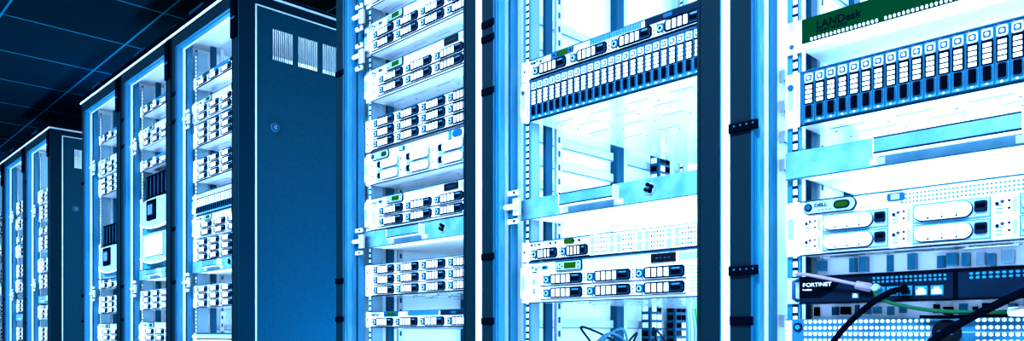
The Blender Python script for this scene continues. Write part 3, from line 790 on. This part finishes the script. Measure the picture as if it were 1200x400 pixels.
for k in range(9):
    a = wx+.034+k*.0085; y0 = YC+.20+rc.uniform(0,.22)
    pts = [(a, y0, ZC-.10), (a+.015, y0+rc.uniform(-.05,.08), ZC-.05+rc.uniform(-.01,.015)), (a+.02, y0+rc.uniform(.0,.14), ZC-.008+rc.uniform(-.006,.022)), (a+.01, y0+rc.uniform(.05,.18), ZC-.04), (a, y0+.12, ZC-.10)]
    cable(pts, .0026, ('mid','sky','navy')[k % 3], 'thin looped cable in the tangle at the bottom of the middle near rack', group='tangled cables at the bottom of the middle rack')

# ------------------------------------------------------------------ room
def slab(name, x0, x1, y0, y1, z0, z1, m):
    b = MB(); b.box(x0, x1, y0, y1, z0, z1, m); o = b.build(name); o['kind'] = 'structure'; return o
CEIL = ZC+1.663
RX0, RX1, RY0, RY1 = -14.0, 2.6, -2.2, 4.6
slab('floor', RX0, RX1, RY0, RY1, -.1, 0, 'floor_tiles')
slab('ceiling', RX0, RX1, RY0, RY1, CEIL, CEIL+.1, 'ceiling_tiles')
slab('wall_back', RX0, RX1, RY1, RY1+.1, 0, CEIL, 'wall_paint')
slab('wall_front', RX0, RX1, RY0-.1, RY0, 0, CEIL, 'wall_paint')
slab('wall_left', RX0-.1, RX0, RY0, RY1, 0, CEIL, 'wall_paint')
slab('wall_right', RX1, RX1+.1, RY0, RY1, 0, CEIL, 'wall_paint')

# ------------------------------------------------------------------ lights
def area(name, loc, direction, sx, sy, power, col, spread=180):
    l = bpy.data.lights.new(name, 'AREA'); l.shape = 'RECTANGLE'; l.size = sx; l.size_y = sy; l.energy = power; l.color = col; l.spread = math.radians(spread)
    o = bpy.data.objects.new(name, l); COL.objects.link(o); o.location = loc
    o.rotation_euler = Vector(direction).to_track_quat('-Z', 'Y').to_euler(); return o
CW = (.30, .54, 1.0); CI = (.22, .56, 1.0)
# added unseen lights above the aisle (behind the viewer), slanting down towards the rack doors
for x in (.9, 0, -.9, -1.8, -2.7, -3.6, -4.5, -5.4, -6.3):
    area('floor_fill_light', (x, .1, .12), (0, 1, 1.25), .6, .12, 9, CW, 80)  # added unseen uplight, stands in for bounce off the floor
    area('aisle_fill_light', (x, -.35, CEIL-.06), (0, 1, -.85), .8, .3, 44, CW, 80)
for i, x0 in enumerate((X_A, X_B, X_C, X_A-2*P, X_A-3*P, X_A-4*P, X_A-6*P, X_A-7*P, X_A-8*P)):  # added hidden lights that make the rack interiors glow
    area('rack_fill_light', (x0+P-.014, YC+.30, ZC+.28), (-1, .05, 0), .10, 1.6, 9 if i < 3 else 6, CI)
    area('rack_fill_light', (x0+P-.052, YC+.034, ZC+.28), (-1, .55, 0), .012, 1.6, 1.2, CW)
    area('rack_fill_light', (x0+P/2, YC+.95, ZC+.28), (0, -1, 0), .4, 1.6, (18, 20, 30)[i] if i < 3 else 13, CI)
for x0 in (X_A-2*P, X_A-6*P):  # added light behind the vent slots, shows white through them
    area('rack_fill_light', (x0+P-.07, YC+.55, TOPZ-.117), (1, -.25, 0), .85, .17, 14.0, (.5, .8, 1))
for xx, hh_ in ((eB, .203), (eB, .296), (eC, .216), (eC, .425), (eC, .296)):  # added unseen lights, brighten the undersides above the open gaps
    area('shelf_fill_light', (xx+W19/2, YF+.26, ZC+hh_), (0, 0, 1), .42, .30, 2.2, CI)
# added low light, unseen, between the rack groups, brightening the side panel
area('gap_fill_light', (X_A-.05, YC+.74, .50), (-1, -.1, .25), .3, .4, 48, (.0, .42, 1))
# added lights hidden on the rack roofs for the ceiling glow
for x_, p_ in ((-5.3, 8), (-9.0, 26)): area('roof_fill_light', (x_, 1.75, TOPZ+.09), (-.1, -.5, 1), .4, .4, p_, (0, .38, 1))
w = bpy.data.worlds.new('World'); SC.world = w; w.use_nodes = True
w.node_tree.nodes['Background'].inputs[0].default_value = (0, .02, .05, 1); w.node_tree.nodes['Background'].inputs[1].default_value = .2

# ------------------------------------------------------------------ camera
cam = bpy.data.cameras.new('Camera'); co = bpy.data.objects.new('Camera', cam); COL.objects.link(co)
cam.sensor_width = 36; cam.sensor_fit = 'HORIZONTAL'; cam.lens = 882/1200*36
cam.shift_x = 0; cam.shift_y = 190/1200
co.location = (0, 0, ZC); fwd = Vector((-.7139, .7002, 0)); co.rotation_euler = fwd.to_track_quat('-Z', 'Y').to_euler()
cam.clip_start = .02
SC.camera = co
vs = SC.view_settings; vs.view_transform = 'Standard'; vs.look = 'None'; vs.gamma = 1; vs.use_curve_mapping = False; vs.exposure = 0.33
SC.cycles.max_bounces = 8; SC.cycles.use_denoising = True; SC.cycles.sample_clamp_indirect = 8
